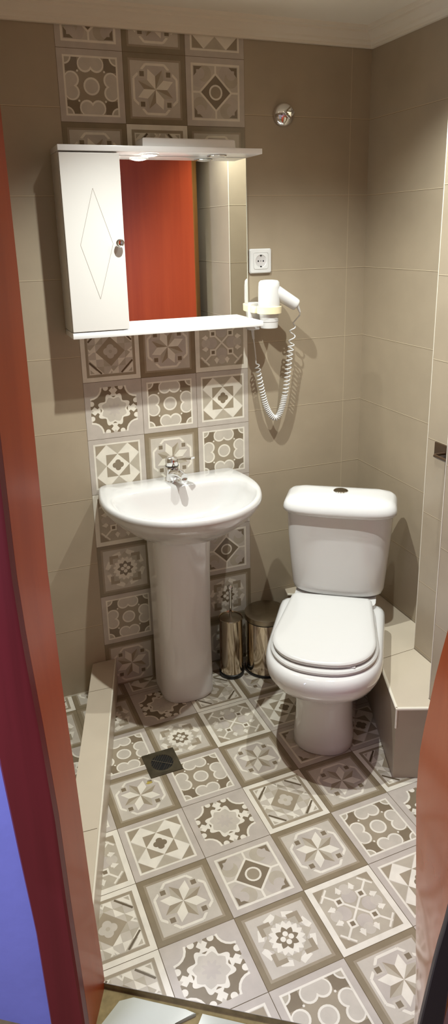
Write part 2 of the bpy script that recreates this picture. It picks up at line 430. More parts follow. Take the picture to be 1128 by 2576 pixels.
# ---- ceiling and cornice
bm = bmesh.new()
flat(bm, [(-0.97, 0.0, ZC), (1.1, 0.0, ZC), (1.1, -1.95, ZC), (-0.97, -1.95, ZC)], 0)
structure(link('ceiling', bm, M['ceiling']))
def cornice(name, a, b, n, ext0=0.0):
    prof = [(0.0, -0.055), (0.012, -0.055), (0.014, -0.047), (0.022, -0.040), (0.024, -0.034), (0.034, -0.024), (0.044, -0.018), (0.046, -0.012), (0.056, -0.008), (0.060, 0.0), (0.0, 0.0)]
    a = Vector(a); b = Vector(b); n = Vector(n)
    bm = bmesh.new()
    def ringp(p, m): return [p + n * (d) + m * d + Vector((0, 0, ZC + z)) for d, z in prof]
    t = (b - a).normalized()
    loft(bm, [ringp(a, t * 0.0), ringp(b, t * -1.0)])
    return structure(link(name, bm, M['cornice'], smooth=25))
cornice('trim_1', (-0.95, -0.0015, 0), (XR, -0.0015, 0), (0, -1, 0))
cornice('trim_2', (XR, -0.575, 0), (XR, -0.0015, 0), (-1, 0, 0))
# tile edge trims on the two pier corners
for i, (x, y) in enumerate(((PX1, PY1), (PX2, PY2))):
    bm = bmesh.new(); box(bm, (x - 0.0012, y - 0.0015, 0.262), (x + 0.002, y + 0.0012, ZC), 0.0005)
    structure(link('trim_%d' % (3 + i), bm, M['edge_trim']))

# ---- door frame (jambs follow the slightly bowed boards)
def interp(tab, z):
    tab = sorted(tab)
    if z <= tab[0][0]: return tab[0][1]
    for (z0, t0), (z1, t1) in zip(tab[:-1], tab[1:]):
        if z <= z1: return t0 + (t1 - t0) * (z - z0) / (z1 - z0)
    return tab[-1][1]
farL = [(0.0, 0.0), (0.273, -0.012), (0.572, -0.021), (0.803, -0.030), (1.05, -0.035), (1.30, -0.0325), (1.6, -0.031), (2.05, -0.032)]
nearL = [(0.0, 0.018), (0.2, 0.012), (0.373, 0.006), (0.6, 0.001), (0.803, -0.010), (0.98, -0.022), (1.108, -0.027), (1.356, -0.026), (2.05, -0.026)]
casL = [(0.0, -0.063), (0.303, -0.071), (0.502, -0.086), (0.713, -0.100), (1.2, -0.12), (2.05, -0.12)]
farR = [(0.0, 0.7035), (0.066, 0.6998), (0.3, 0.686), (0.559, 0.6722), (0.66, 0.6665), (0.766, 0.669), (0.836, 0.6775), (0.92, 0.687), (1.0, 0.700), (1.4, 0.715), (2.05, 0.72)]
nearR = [(0.0, 0.672), (0.236, 0.6876), (0.358, 0.7003), (0.436, 0.7085), (0.532, 0.7228), (0.8, 0.735), (2.05, 0.74)]
casR = [(0.0, 0.722), (0.249, 0.7311), (0.361, 0.7348), (0.6, 0.752), (2.05, 0.785)]
ZS = [0.0] + [0.05 * k for k in range(1, 42)]
def jamb(name, far, near, outer, side, wood_m):
    bm = bmesh.new()
    rings = []
    for z in ZS:
        f, n = interp(far, z), interp(near, z)
        zz = z if z > 0 else -0.028
        rings.append([dw(f, 0.004, zz), dw(n, -0.12, zz), dw(n + side * 0.045, -0.12, zz), dw(f + side * 0.045, 0.004, zz)])
    loft(bm, rings)
    o = structure(link(name, bm, wood_m, smooth=30))
    return o
def casing(name, near, outer, parent, m):
    bm = bmesh.new(); rings = []
    for z in ZS:
        n, c = interp(near, z), interp(outer, z); zz = z if z > 0 else -0.028
        rings.append([dw(n, -0.1205, zz), dw(n, -0.137, zz), dw(n + (c - n) * 0.06, -0.140, zz), dw(n + (c - n) * 0.94, -0.140, zz), dw(c, -0.136, zz), dw(c, -0.1205, zz)])
    loft(bm, rings)
    return link(name, bm, m, parent, smooth=30)
jl = jamb('trim_5', farL, nearL, casL, -1, M['frame_wood']); casing('casing', nearL, casL, jl, M['casing_wood'])
jr = jamb('trim_6', farR, nearR, casR, 1, M['frame_gloss']); casing('casing', nearR, casR, jr, M['shaded_casing'])
bm = bmesh.new()
loft(bm, [[dw(-0.08, 0.004, 2.05), dw(-0.08, -0.12, 2.05), dw(-0.08, -0.12, 2.10), dw(-0.08, 0.004, 2.10)], [dw(0.765, 0.004, 2.05), dw(0.765, -0.12, 2.05), dw(0.765, -0.12, 2.10), dw(0.765, 0.004, 2.10)]])
structure(link('trim_7', bm, M['frame_wood'], smooth=30))

# ---- door leaf, opened inwards and out of the frame, seen in the mirror; its lever just shows at the right edge
H0 = Vector((0.395, -1.500, 0)); H1 = Vector((0.785, -1.100, 0)); dd = (H1 - H0).normalized(); dn = Vector((-dd.y, dd.x, 0))   # dn towards the basin
def door_rect(bm, u0, u1, v0, v1, w0, w1, m=0, bev=0.0):
    loft(bm, [[H0 + dd * u + dn * v + Vector((0, 0, z)) for u, v in ((u0, v0), (u1, v0), (u1, v1), (u0, v1))] for z in (w0, w1)], mat=m)
LW = (H1 - H0).length
bm = bmesh.new(); door_rect(bm, 0, LW - 0.004, -0.02, 0.02, 0.012, 2.03)
door = structure(link('door_1', bm, M['red_wood'], smooth=30))
bm = bmesh.new(); door_rect(bm, LW - 0.004, LW, -0.0195, 0.0195, 0.012, 2.03)
link('edge_strip', bm, M['edge_wood'], door, smooth=30)
bm = bmesh.new()
hp = H0 + dd * (LW - 0.065) + Vector((0, 0, 1.02))
door_rect(bm, LW - 0.085, LW - 0.045, 0.0205, 0.027, 0.93, 1.12)
tube(bm, [hp + dn * 0.026, hp + dn * 0.060, hp + dn * 0.066 - dd * 0.01, hp + dn * 0.066 - dd * 0.12], 0.0085, 12)
link('door_handle', bm, M['edge_wood'], door, smooth=40)

bk = empty('wall_bracket', (PX1 - 0.0005, -0.640, 1.0), 0, 'small dark brown bracket on the tiled pier at the right photo edge', 'bracket')
bm = bmesh.new(); box(bm, (-0.006, -0.055, -0.022), (0.0, 0.022, 0.024), 0.002); link('back_plate', bm, M['edge_wood_dark'], bk, smooth=30)
bm = bmesh.new(); tube(bm, [(-0.006, -0.03, 0.0), (-0.04, -0.03, 0.0), (-0.048, -0.036, 0.0), (-0.048, -0.12, 0.0)], 0.005, 12); link('arm', bm, M['edge_wood_dark'], bk, smooth=40)

# ---- hall floor and the broken white threshold tiles
bm = bmesh.new()
q = [dw(-1.6, -0.0025, -0.014), dw(2.2, -0.0025, -0.014), dw(2.2, -2.2, -0.014), dw(-1.6, -2.2, -0.014)]
flat(bm, q, 0)
flat(bm, [dw(-0.04, -0.0025, -0.014), dw(0.76, -0.0025, -0.014), dw(0.76, -0.0025, -0.0002), dw(-0.04, -0.0025, -0.0002)], 0)
structure(link('floor_hall', bm, M['mortar']))
TM = [[(-0.232, -1.168), (-0.1995, -1.1725), (-0.098, -1.2435), (-0.0795, -1.2600), (-0.130, -1.262), (-0.150, -1.30), (-0.30, -1.215), (-0.262, -1.19)],
      [(-0.066, -1.2665), (0.060, -1.3555), (0.20, -1.45), (0.16, -1.52), (-0.075, -1.36), (-0.083, -1.285)],
      [(-0.089, -1.280), (-0.079, -1.365), (-0.20, -1.40), (-0.146, -1.305)]]
TL = ['white glazed threshold tile piece with a chipped corner beside the left door jamb', 'white threshold tile piece along the bathroom floor edge at the bottom of the photo', 'white threshold tile piece behind the chipped corner piece, cut off by the photo bottom']
for poly, lab in zip(TM, TL):
    bm = bmesh.new(); prism(bm, poly, -0.0135, -0.004)
    es = [e for e in bm.edges if all(v.co.z > -0.01 for v in e.verts)]
    bmesh.ops.bevel(bm, geom=es, offset=0.0012, segments=2, affect='EDGES')
    tag(link('threshold_tile', bm, M['thr_tile'], smooth=30), lab, 'tile', 'white tiles of the door threshold')

# ---- shower kerb along the left
bm = bmesh.new()
KH = 0.12
kl = lambda y: -0.0505 + 0.2865 * y; kr = lambda y: 0.040 + 0.2865 * y
kerb_top = [(kl(-0.002), -0.002), (kl(-0.98), -0.98), (kr(-1.03), -1.03), (kr(-0.002), -0.002)]
prism(bm, kerb_top, 0.001, KH - 0.006)
kerb = tag(link('shower_kerb', bm, M['ledge_tile']), 'low beige tiled shower kerb running from the back wall to the left door jamb', 'kerb')
bm = bmesh.new()
prism(bm, [(kl(-0.002) + 0.001, -0.002), (kl(-0.98) + 0.001, -0.98), (kr(-1.03) - 0.006, -1.03), (kr(-0.002) - 0.006, -0.002)], KH - 0.0055, KH)
for y in (-0.17, -0.78):
    flat(bm, [(kl(y), y, KH + 0.0002), (kr(y) - 0.011, y - 0.004, KH + 0.0002), (kr(y) - 0.011, y - 0.006, KH + 0.0002), (kl(y), y - 0.002, KH + 0.0002)], 1)
link('kerb_top', bm, [M['ledge_tile'], M['grout_dark']], kerb)
bm = bmesh.new()
tube(bm, [(kr(y) - 0.0032, y, KH - 0.003) for y in (-0.003, -0.25, -0.5, -0.75, -1.03)], 0.0032, 12)
link('edge_trim', bm, M['edge_trim'], kerb, smooth=40)

# ---- tiled pipe ledge in the right corner behind the toilet
LH = 0.262
lf = [(0.752, -0.0015), (0.742, -0.042), (0.985, -0.160), (0.730, -0.826), (PX2 - 0.002, -0.872), (PX2 - 0.002, PY2 + 0.002), (PX1 - 0.002, PY2 + 0.002), (PX1 - 0.002, PY1 + 0.002), (XR - 0.002, PY1 + 0.002), (XR - 0.002, -0.0015)]
bm = bmesh.new(); prism(bm, lf, 0.001, LH - 0.008)
ledge = tag(link('pipe_ledge', bm, M['wall_tile']), 'low greige tiled pipe ledge in the corner behind and right of the toilet', 'ledge')
bm = bmesh.new(); prism(bm, lf, LH - 0.0075, LH)
flat(bm, [(0.815, -0.585, LH + 0.0002), (0.968, -0.5755, LH + 0.0002), (0.968, -0.5775, LH + 0.0002), (0.815, -0.5875, LH + 0.0002)], 1)
link('ledge_top', bm, [M['ledge_tile'], M['grout_dark']], ledge)
bm = bmesh.new()
tube(bm, [(0.743, -0.044, LH - 0.003), (0.985, -0.162, LH - 0.003)], 0.0055, 12)
tube(bm, [(0.985, -0.162, LH - 0.003), (0.731, -0.825, LH - 0.003)], 0.0055, 12)
tube(bm, [(0.731, -0.8275, LH - 0.003), (PX2 - 0.003, -0.8735, LH - 0.003)], 0.0055, 12)
tube(bm, [(0.7295, -0.827, LH - 0.002), (0.7295, -0.827, 0.19)], 0.0035, 8)
link('edge_trim', bm, M['edge_trim'], ledge, smooth=40)

# ---- floor drain
dr = empty('floor_drain', (0.0755, -0.475, 0.0008), math.radians(1.2), 'square tarnished metal floor drain with a round slotted grate', 'drain')
bm = bmesh.new(); hs = 0.055
outer = [(-hs, -hs), (hs, -hs), (hs, hs), (-hs, hs)]
oo = resample(outer, 48)
a0 = math.atan2(oo[0][1], oo[0][0])
def rad(r, z): return [Vector((r * math.cos(math.atan2(y, x)), r * math.sin(math.atan2(y, x)), z)) for x, y in oo]
loft(bm, [[Vector((x, y, 0)) for x, y in oo], [Vector((x * 0.985, y * 0.985, 0.0022)) for x, y in oo], [Vector((x * 0.9, y * 0.9, 0.0026)) for x, y in oo], rad(0.043, 0.0014), rad(0.041, 0.0020), rad(0.0365, 0.0020), rad(0.0360, 0.0006)], False, False)
link('frame', bm, M['drain_metal'], dr, smooth=35)
bm = bmesh.new(); lathe(bm, (0, 0, 0), [(0.0362, 0.0004), (0.001, 0.0005)], 32); link('drain_hole', bm, M['drain_dark'], dr)
bm = bmesh.new()
R = 0.0362
for k in range(-4, 5):
    u = k * 0.0074; h = math.sqrt(max(0, R * R - u * u))
    a = math.radians(52); t = Vector((math.cos(a), math.sin(a), 0)); n = Vector((-t.y, t.x, 0))
    z = Vector((0, 0, 0.0016))
    if k in (-1,): tube(bm, [n * u + t * 0.0 + z, n * u + t * h + z], 0.0008, 6)
    else: tube(bm, [n * u - t * h + z, n * u + t * h + z], 0.0008, 6)
n = Vector((-math.sin(math.radians(52)), math.cos(math.radians(52)), 0))
tube(bm, [n * -R + Vector((0, 0, 0.002)), n * R + Vector((0, 0, 0.002))], 0.001, 6)
link('grate', bm, M['steel_dull'], dr, smooth=40)
bm = bmesh.new()
st = [(0.012 + 0.009 * math.cos(k * PI / 6) * (1 + 0.3 * math.sin(k * 2.3)), -0.545 + 0.006 * math.sin(k * PI / 6) * (1 + 0.3 * math.cos(k * 1.7))) for k in range(12)]
flat(bm, [(x, y, 0.00095) for x, y in st], 0)
tag(link('stain', bm, M['stain']), 'small yellow stain on the floor tile just in front of the floor drain', 'stain')

# ------------------------------------------------------------------ mirror cabinet
CX0, CX1, CZ0, CZ1, CD = -0.041, 0.600, 1.352, 1.908, 0.140
cab = empty('mirror_cabinet', (0, 0, CZ0), 0, 'white bathroom mirror cabinet with a left door and lit top shelf above the basin', 'cabinet')
def cpart(name, bm, m, par=cab, smooth=30):
    for v in bm.verts: v.co.z -= CZ0
    return link(name, bm, m, par, smooth=smooth)
DX = 0.138
bm = bmesh.new(); box(bm, (CX0, -0.122, CZ0 + 0.020), (DX - 0.002, -0.0015, CZ1 - 0.017), 0.001); cpart('carcass', bm, M['lacquer'])
bm = bmesh.new(); box(bm, (CX0, -CD, CZ1 - 0.016), (CX1, -0.0015, CZ1), 0.0012); top = cpart('top_shelf', bm, M['lacquer_bright'])
bm = bmesh.new(); box(bm, (CX0, -CD, CZ0), (CX1, -0.0015, CZ0 + 0.018), 0.0012); cpart('bottom_shelf', bm, M['lacquer_bright'])
# door with a carved diamond
bm = bmesh.new(); box(bm, (CX0 + 0.0015, -CD + 0.001, CZ0 + 0.021), (DX, -0.1225, CZ1 - 0.021), 0.0015)
dpts = [(0.052, 1.790), (0.1025, 1.632), (0.052, 1.470), (0.0035, 1.630)]
for a, b in zip(dpts, dpts[1:] + dpts[:1]):
    s = seg(a, b, 0.0011)
    flat(bm, [(x, -CD + 0.0008, z) for x, z in s], 1)
cdoor = cpart('cabinet_door', bm, [M['lacquer'], M['groove']], smooth=None)
bm = bmesh.new()
kc = (0.1195, 1.6335)
prof = [(0.006, 0), (0.005, 0.006), (0.0055, 0.010), (0.0125, 0.014), (0.0135, 0.018), (0.0115, 0.022), (0.009, 0.0235), (0.0075, 0.0225), (0.001, 0.022)]
loft(bm, [[Vector((kc[0] + r * math.cos(2 * PI * i / 28), -CD + 0.001 - h, kc[1] - CZ0 + r * math.sin(2 * PI * i / 28))) for i in range(28)] for r, h in prof])
link('door_knob', bm, M['chrome'], cdoor, smooth=50)
# mirror pane
bm = bmesh.new(); box(bm, (DX + 0.001, -0.022, CZ0 + 0.0185), (0.5925, -0.0175, CZ1 - 0.0165), 0.0); mir = cpart('mirror_glass', bm, M['mirror'], smooth=None)
bm = bmesh.new(); box(bm, (DX + 0.001, -0.017, CZ0 + 0.0185), (0.5905, -0.0015, CZ1 - 0.0165), 0.0); cpart('backing_board', bm, M['lacquer'])
bm = bmesh.new(); box(bm, (0.5926, -0.0225, CZ0 + 0.0185), (0.5945, -0.0172, CZ1 - 0.0165)); cpart('mirror_edge', bm, M['glass_edge'])
# transformer box on top
bm = bmesh.new()
loft(bm, [[Vector((x, y, z)) for x, y in ((0.218 + i, -0.112 + i), (0.520 - i, -0.112 + i), (0.520 - i, -0.03 - i), (0.218 + i, -0.03 - i))] for z, i in ((CZ1 + 0.0005, 0), (CZ1 + 0.024, 0.0015), (CZ1 + 0.027, 0.005))])
cpart('transformer_box', bm, M['lacquer_bright'])
for k, (lx, on) in enumerate(((0.245, True), (0.467, False))):
    bm = bmesh.new()
    lathe(bm, (lx, -0.085, CZ1 - 0.0165), [(0.030, 0), (0.0315, -0.002), (0.030, -0.004), (0.024, -0.0045), (0.0225, -0.002)], 36, cap0=False, cap1=False)
    sp = cpart('spotlight', bm, M['chrome'] if not on else M['lacquer_bright'], smooth=45)
    sp['label'] = 'lit round spotlight' if on else 'unlit round chrome-ringed spotlight'
    bm = bmesh.new(); lathe(bm, (lx, -0.085, CZ1 - 0.0165), [(0.0225, -0.0030), (0.020, -0.0052), (0.012, -0.0070), (0.0005, -0.0076)], 36, cap0=False)
    cpart('lamp_glass', bm, M['lamp_on'] if on else M['lamp_off'], sp)

# ------------------------------------------------------------------ power socket
so = empty('power_socket', (0.6495, -0.0012, 1.560), 0, 'white square wall power socket right of the mirror, above the hair dryer', 'socket')
bm = bmesh.new()
def sq_ring(h, y, r=0.004): return [Vector((x, y, z)) for x, z in resample([(-h + r, -h), (h - r, -h), (h, -h + r), (h, h - r), (h - r, h), (-h + r, h), (-h, h - r), (-h, -h + r)], 64)]
loft(bm, [sq_ring(0.0415, 0), sq_ring(0.0415, -0.006), sq_ring(0.0385, -0.010), sq_ring(0.0285, -0.011), sq_ring(0.0280, -0.0095)])
link('frame', bm, M['plastic'], so, smooth=30)
bm = bmesh.new()
def rr(r, y): return [Vector((r * math.cos(math.atan2(p.z, p.x)), y, r * math.sin(math.atan2(p.z, p.x)))) for p in sq_ring(0.0275, 0)]
loft(bm, [sq_ring(0.0275, -0.0098), sq_ring(0.0265, -0.0118), rr(0.0215, -0.0120), rr(0.0205, -0.0105)], True, False)
ins = link('insert', bm, M['plastic'], so, smooth=30)
bm = bmesh.new(); loft(bm, [rr(0.0206, -0.0104), rr(0.019, -0.0099), rr(0.001, -0.0099)], False, True); link('socket_well', bm, M['socket_grey'], ins, smooth=30)
bm = bmesh.new()
for x, z, r in ((-0.0095, 0, 0.0028), (0.0095, 0, 0.0028), (0, 0.0002, 0.0016)):
    loft(bm, [[Vector((x + r * math.cos(2 * PI * i / 16), -0.0102, z + r * math.sin(2 * PI * i / 16))) for i in range(16)], [Vector((x + r * math.cos(2 * PI * i / 16), -0.01, z + r * math.sin(2 * PI * i / 16))) for i in range(16)]])
for z in (0.0185, -0.0185): box(bm, (-0.0026, -0.0122, z - 0.002), (0.0026, -0.0099, z + 0.002))
link('pin_holes', bm, M['hole'], ins)

# ------------------------------------------------------------------ stop valve rosette (upper wall)
va = empty('stop_valve', (0.740, -0.0012, 2.029), 0, 'round chrome stop valve with pointed knob high on the grey wall', 'valve')
def ylathe(bm, prof, n=48, cx=0, cz=0, cap0=True, cap1=True):
    loft(bm, [[Vector((cx + r * math.cos(2 * PI * i / n), -h, cz + r * math.sin(2 * PI * i / n))) for i in range(n)] for r, h in prof], cap0, cap1)
bm = bmesh.new(); ylathe(bm, [(0.0385, 0), (0.0385, 0.005), (0.036, 0.012), (0.030, 0.019), (0.020, 0.024), (0.012, 0.026), (0.011, 0.024)]); link('rosette', bm, M['chrome'], va, smooth=60)
bm = bmesh.new()
loft(bm, [[Vector((r * math.cos(2 * PI * i / 24) * (1 if i % 6 else 1.35), -h, r * math.sin(2 * PI * i / 24) * (1 if i % 6 else 1.35))) for i in range(24)] for r, h in ((0.0095, 0.024), (0.0095, 0.036), (0.013, 0.040), (0.014, 0.052), (0.011, 0.058), (0.001, 0.060))])
link('knob', bm, M['chrome'], va, smooth=40)

# ------------------------------------------------------------------ hair dryer in wall holder
ho = empty('hair_dryer_holder', (0.625, -0.001, 1.40), 0, 'white wall bracket with a ring that carries the hair dryer', 'holder')
bm = bmesh.new(); box(bm, (-0.030, -0.030, -0.075), (0.012, 0.0, 0.022), 0.005, seg=3); link('base_plate', bm, M['plastic'], ho, smooth=35)
bm = bmesh.new(); DC = (0.0225, -0.082)     # dryer axis in the holder frame
Rr = 0.0425
lathe(bm, (DC[0], DC[1], 0), [(Rr - 0.004, -0.013), (Rr, -0.012), (Rr + 0.001, 0.011), (Rr - 0.002, 0.0125), (Rr - 0.0045, 0.011), (Rr - 0.0055, -0.011), (Rr - 0.004, -0.013)], 48, cap0=False, cap1=False)
box(bm, (-0.028, -0.066, -0.012), (-0.0085, -0.026, 0.011), 0.003)
link('ring', bm, M['ring_glow'], ho, smooth=40)
bm = bmesh.new(); tube(bm, [(-0.010, -0.012, -0.074), (-0.0095, -0.014, -0.093), (-0.0085, -0.016, -0.108)], 0.005, 12, radii=[0.006, 0.005, 0.0042]); link('cord_grommet', bm, M['plastic'], ho, smooth=40)

hd = empty('hair_dryer', (0.625 + DC[0], -0.001 + DC[1], 1.40), 0, 'white hair dryer hanging nozzle-down in the wall holder, coiled cord below', 'hair dryer')
bm = bmesh.new()
lathe(bm, (0, 0, 0), [(0.0355, -0.004), (0.0372, 0.006), (0.0378, 0.030), (0.0372, 0.075), (0.0355, 0.092), (0.030, 0.098), (0.015, 0.100), (0.001, 0.1005)], 48)
link('body', bm, M['plastic'], hd, smooth=50)
bm = bmesh.new()
lathe(bm, (0, 0, 0), [(0.030, -0.062), (0.0305, -0.058), (0.0318, -0.034), (0.0345, -0.010), (0.0352, -0.0045), (0.028, -0.0045)], 48, cap0=False, cap1=False)
lathe(bm, (0, 0, 0), [(0.0285, -0.062), (0.0285, -0.012)], 48, cap0=False, cap1=True)
nz = link('nozzle', bm, M['plastic'], hd, smooth=40)
bm = bmesh.new(); lathe(bm, (0, 0, 0), [(0.0322, -0.040), (0.0326, -0.0385), (0.0322, -0.037)], 48, cap0=False, cap1=False); link('nozzle_band', bm, M['socket_grey'], nz)
# handle to the lower right
ha, hb = Vector((0.012, -0.006, 0.066)), Vector((0.095, -0.022, 0.012))
bm = bmesh.new()
dirv = (hb - ha)
tube(bm, [ha + dirv * f for f in (0, 0.12, 0.5, 0.9, 0.97, 1.0, 1.003)], 0.02, 28, radii=[0.0245, 0.0240, 0.0225, 0.0212, 0.0205, 0.0190, 0.0185])
hdl = link('handle', bm, M['plastic'], hd, smooth=45)
bm = bmesh.new(); c0 = hb + dirv.normalized() * -0.001 + Vector((0.004, 0, -0.004))
tube(bm, [c0, c0 + Vector((0.006, 0, -0.012)), c0 + Vector((0.010, 0, -0.022))], 0.004, 12, radii=[0.0056, 0.0046, 0.0036]); link('cord_boot', bm, M['plastic'], hdl, smooth=40)
# coiled cord: straight tails plus a hanging helix
def lerp3(a, b, u): return a + (b - a) * u
off = Vector((0.625 + DC[0], -0.001 + DC[1], 1.40))
cs = c0 + Vector((0.010, 0, -0.022)) + off
axis = [(0.752, 1.345), (0.748, 1.285), (0.7405, 1.225), (0.735, 1.160), (0.730, 1.110), (0.720, 1.055), (0.706, 1.013), (0.690, 0.998), (0.672, 1.012), (0.655, 1.045), (0.6425, 1.092), (0.633, 1.140), (0.625, 1.185), (0.621, 1.205)]
def cat(P, s):
    n = len(P) - 1; s = max(0, min(n - 1e-6, s)); i = int(s); u = s - i
    g = lambda k: Vector((P[max(0, min(n, k))][0], 0, P[max(0, min(n, k))][1]))
    a, b, c, d = g(i - 1), g(i), g(i + 1), g(i + 2)
    return 0.5 * ((2 * b) + (-a + c) * u + (2 * a - 5 * b + 4 * c - d) * u * u + (-a + 3 * b - 3 * c + d) * u ** 3)
samples = [cat(axis, (len(axis) - 1) * k / 400) for k in range(401)]
ln = [0.0]
for a, b in zip(samples[:-1], samples[1:]): ln.append(ln[-1] + (b - a).length)
TOT = ln[-1]
def pitch(s):
    f = s / TOT
    # loose at the dryer end, tight at the bottom, medium up the left side
    if f < 0.12: return 0.036
    if f < 0.45: return 0.0175 - 0.004 * (f - 0.12) / 0.33
    if f < 0.72: return 0.0068
    return 0.0068 + 0.0105 * (f - 0.72) / 0.28
pts = [cs, cs + Vector((0.001, 0.002, -0.010))]
ph = 0.0; s = 0.0; ds = 0.0005; j = 0; k = 0
while s < TOT:
    while ln[j + 1] < s and j < 399: j += 1
    c = lerp3(samples[j], samples[j + 1], (s - ln[j]) / max(1e-9, ln[j + 1] - ln[j]))
    t = (samples[min(400, j + 2)] - samples[max(0, j - 2)]).normalized(); nx = Vector((0, 1, 0)); bn = t.cross(nx)
    rr_ = (0.0105 - 0.002 * s / TOT) * min(1.0, (s + 0.004) / 0.02, (TOT - s + 0.004) / 0.012)
    yb = -0.062 + 0.030 * (s / TOT)
    stepn = max(1, int(pitch(s) / 12 / ds))
    pts.append(Vector((c.x, yb, c.z)) + nx * rr_ * math.cos(ph) + bn * rr_ * math.sin(ph))
    dsn = pitch(s) / 12
    ph += 2 * PI / 12; s += dsn
gm = Vector((0.625 - 0.0085, -0.001 - 0.016, 1.40 - 0.108))
e = Vector((0.6205, -0.026, 1.214)); pts += [e, Vector((0.6235, -0.021, 1.222)), lerp3(Vector((0.6225, -0.02, 1.24)), gm, 0.5), gm, gm + Vector((0, 0, 0.004))]
bm = bmesh.new(); tube(bm, [p_ - off for p_ in pts], 0.0023, 8)
link('coiled_cord', bm, M['plastic'], hd, smooth=60)

# ------------------------------------------------------------------ wash basin on pedestal
wb = empty('pedestal_washbasin', (0.265, 0, 0), 0, 'white ceramic washbasin on a tall pedestal with a chrome mixer tap', 'washbasin')
BX = 0.274
def basin_outer(g=0.0):
    half_back = 0.236; pts = []
    # back edge (left to right), right side, bowed front, left side
    ctrl = [(-0.236, -0.0015), (0.236, -0.0015), (0.250, -0.012), (0.262, -0.060), (0.2735, -0.130), (0.2735, -0.200), (0.258, -0.268), (0.226, -0.336), (0.174, -0.394), (0.107, -0.435), (0.036, -0.453), (-0.036, -0.453), (-0.107, -0.435), (-0.174, -0.394), (-0.226, -0.336), (-0.258, -0.268), (-0.2735, -0.200), (-0.2735, -0.130), (-0.262, -0.060), (-0.250, -0.012)]
    out = []
    n = len(ctrl)
    for i in range(n):
        if i == 0: out += [ctrl[0], (-0.118, -0.0015), (0, -0.0015), (0.118, -0.0015)]; continue
        a, b, c, d = ctrl[i - 1], ctrl[i], ctrl[(i + 1) % n], ctrl[(i + 2) % n]
        if i in (1,): a = (b[0] - 0.02, b[1])
        if i == n - 1: d = (c[0] + 0.02, c[1])
        for k in range(4):
            u = k / 4
            out.append(tuple(0.5 * ((2 * b[q]) + (-a[q] + c[q]) * u + (2 * a[q] - 5 * b[q] + 4 * c[q] - d[q]) * u * u + (-a[q] + 3 * b[q] - 3 * c[q] + d[q]) * u ** 3) for q in (0, 1)))
    return resample(out, 96)
BO = basin_outer()
def binner(w, yb, yf, ex=2.5, c=(0, -0.25)):
    """inner outline sampled at the bearing of each outer vertex"""
    out = []
    for x, y in BO:
        a = math.atan2(y - c[1], x - c[0]); ca, sa = math.cos(a), math.sin(a)
        ry = (yb - c[1]) if sa > 0 else (c[1] - yf)
        e = 5.0 if sa > 0 else ex
        r = 1.0 / ((abs(ca) / w) ** e + (abs(sa) / ry) ** e) ** (1 / e)
        r = min(r, (math.hypot(x - c[0], y - c[1]) - 0.017) * min(1.0, 0.45 + w / 0.245 * 0.55))
        out.append((c[0] + r * ca, c[1] + r * sa))
    return out
def shrink(out, fx, fy, c):
    return [(c[0] + (x - c[0]) * fx, c[1] + (y - c[1]) * fy) for x, y in out]
ZB = 0.820
bm = bmesh.new()
cb = (0, -0.09)
rings = []
for fx, fy, z in ((0.36, 0.33, 0.640), (0.40, 0.40, 0.652), (0.52, 0.56, 0.672), (0.68, 0.74, 0.702), (0.83, 0.875, 0.738), (0.93, 0.955, 0.768), (0.978, 0.987, 0.786), (0.993, 0.996, 0.795)):
    rings.append([Vector((x, min(y, -0.0015), z)) for x, y in shrink(BO, fx, fy, cb)])
def inset(out, d, c=(0, -0.22)):
    return [(x - d * (x - c[0]) / math.hypot(x - c[0], y - c[1]), y - d * (y - c[1]) / math.hypot(x - c[0], y - c[1])) for x, y in out]
rings.append([Vector((x, y, 0.801)) for x, y in BO])
rings.append([Vector((x, y, 0.808)) for x, y in inset(BO, 0.000)])
rings.append([Vector((x, y, 0.8165)) for x, y in inset(BO, 0.003)])
rings.append([Vector((x, y, ZB)) for x, y in inset(BO, 0.009)])
rings.append([Vector((x, y, ZB - 0.0005)) for x, y in binner(0.245, -0.112, -0.427)])
rings.append([Vector((x, y, ZB - 0.004)) for x, y in binner(0.238, -0.118, -0.420)])
rings.append([Vector((x, y, ZB - 0.020)) for x, y in binner(0.228, -0.124, -0.411)])
rings.append([Vector((x, y, ZB - 0.052)) for x, y in binner(0.205, -0.134, -0.376)])
rings.append([Vector((x, y, ZB - 0.085)) for x, y in binner(0.170, -0.146, -0.348, 2.3)])
rings.append([Vector((x, y, ZB - 0.112)) for x, y in binner(0.120, -0.166, -0.320, 2.1)])
rings.append([Vector((x, y, ZB - 0.124)) for x, y in binner(0.060, -0.200, -0.290, 2.0)])
rings.append([Vector((x, y, ZB - 0.127)) for x, y in binner(0.022, -0.230, -0.270, 2.0)])
loft(bm, [[v + Vector((BX - 0.265, 0, 0)) for v in r] for r in rings])
basin = link('basin', bm, M['basin_ceramic'], wb, smooth=50)
bm = bmesh.new(); lathe(bm, (BX - 0.265, -0.25, ZB - 0.127), [(0.0215, 0.0005), (0.0215, 0.003), (0.018, 0.0035), (0.014, 0.002), (0.001, 0.0015)], 32, cap0=False)
link('drain_ring', bm, M['chrome'], basin, smooth=40)
bm = bmesh.new()
PO = lambda w, yf, yb: [(x + BX - 0.265 + 0.002, y) for x, y in dshape(w, yf, yb, yf + 0.085, 0.02, 64, ex=2.6)]
loft(bm, [[Vector((x, y, z)) for x, y in PO(w, yf, yb)] for w, yf, yb, z in ((0.096, -0.207, -0.035, 0.0008), (0.099, -0.211, -0.033, 0.006), (0.099, -0.211, -0.033, 0.02), (0.098, -0.210, -0.033, 0.30), (0.101, -0.215, -0.03, 0.55), (0.105, -0.222, -0.028, 0.665))])
link('pedestal', bm, M['ceramic'], wb, smooth=45)
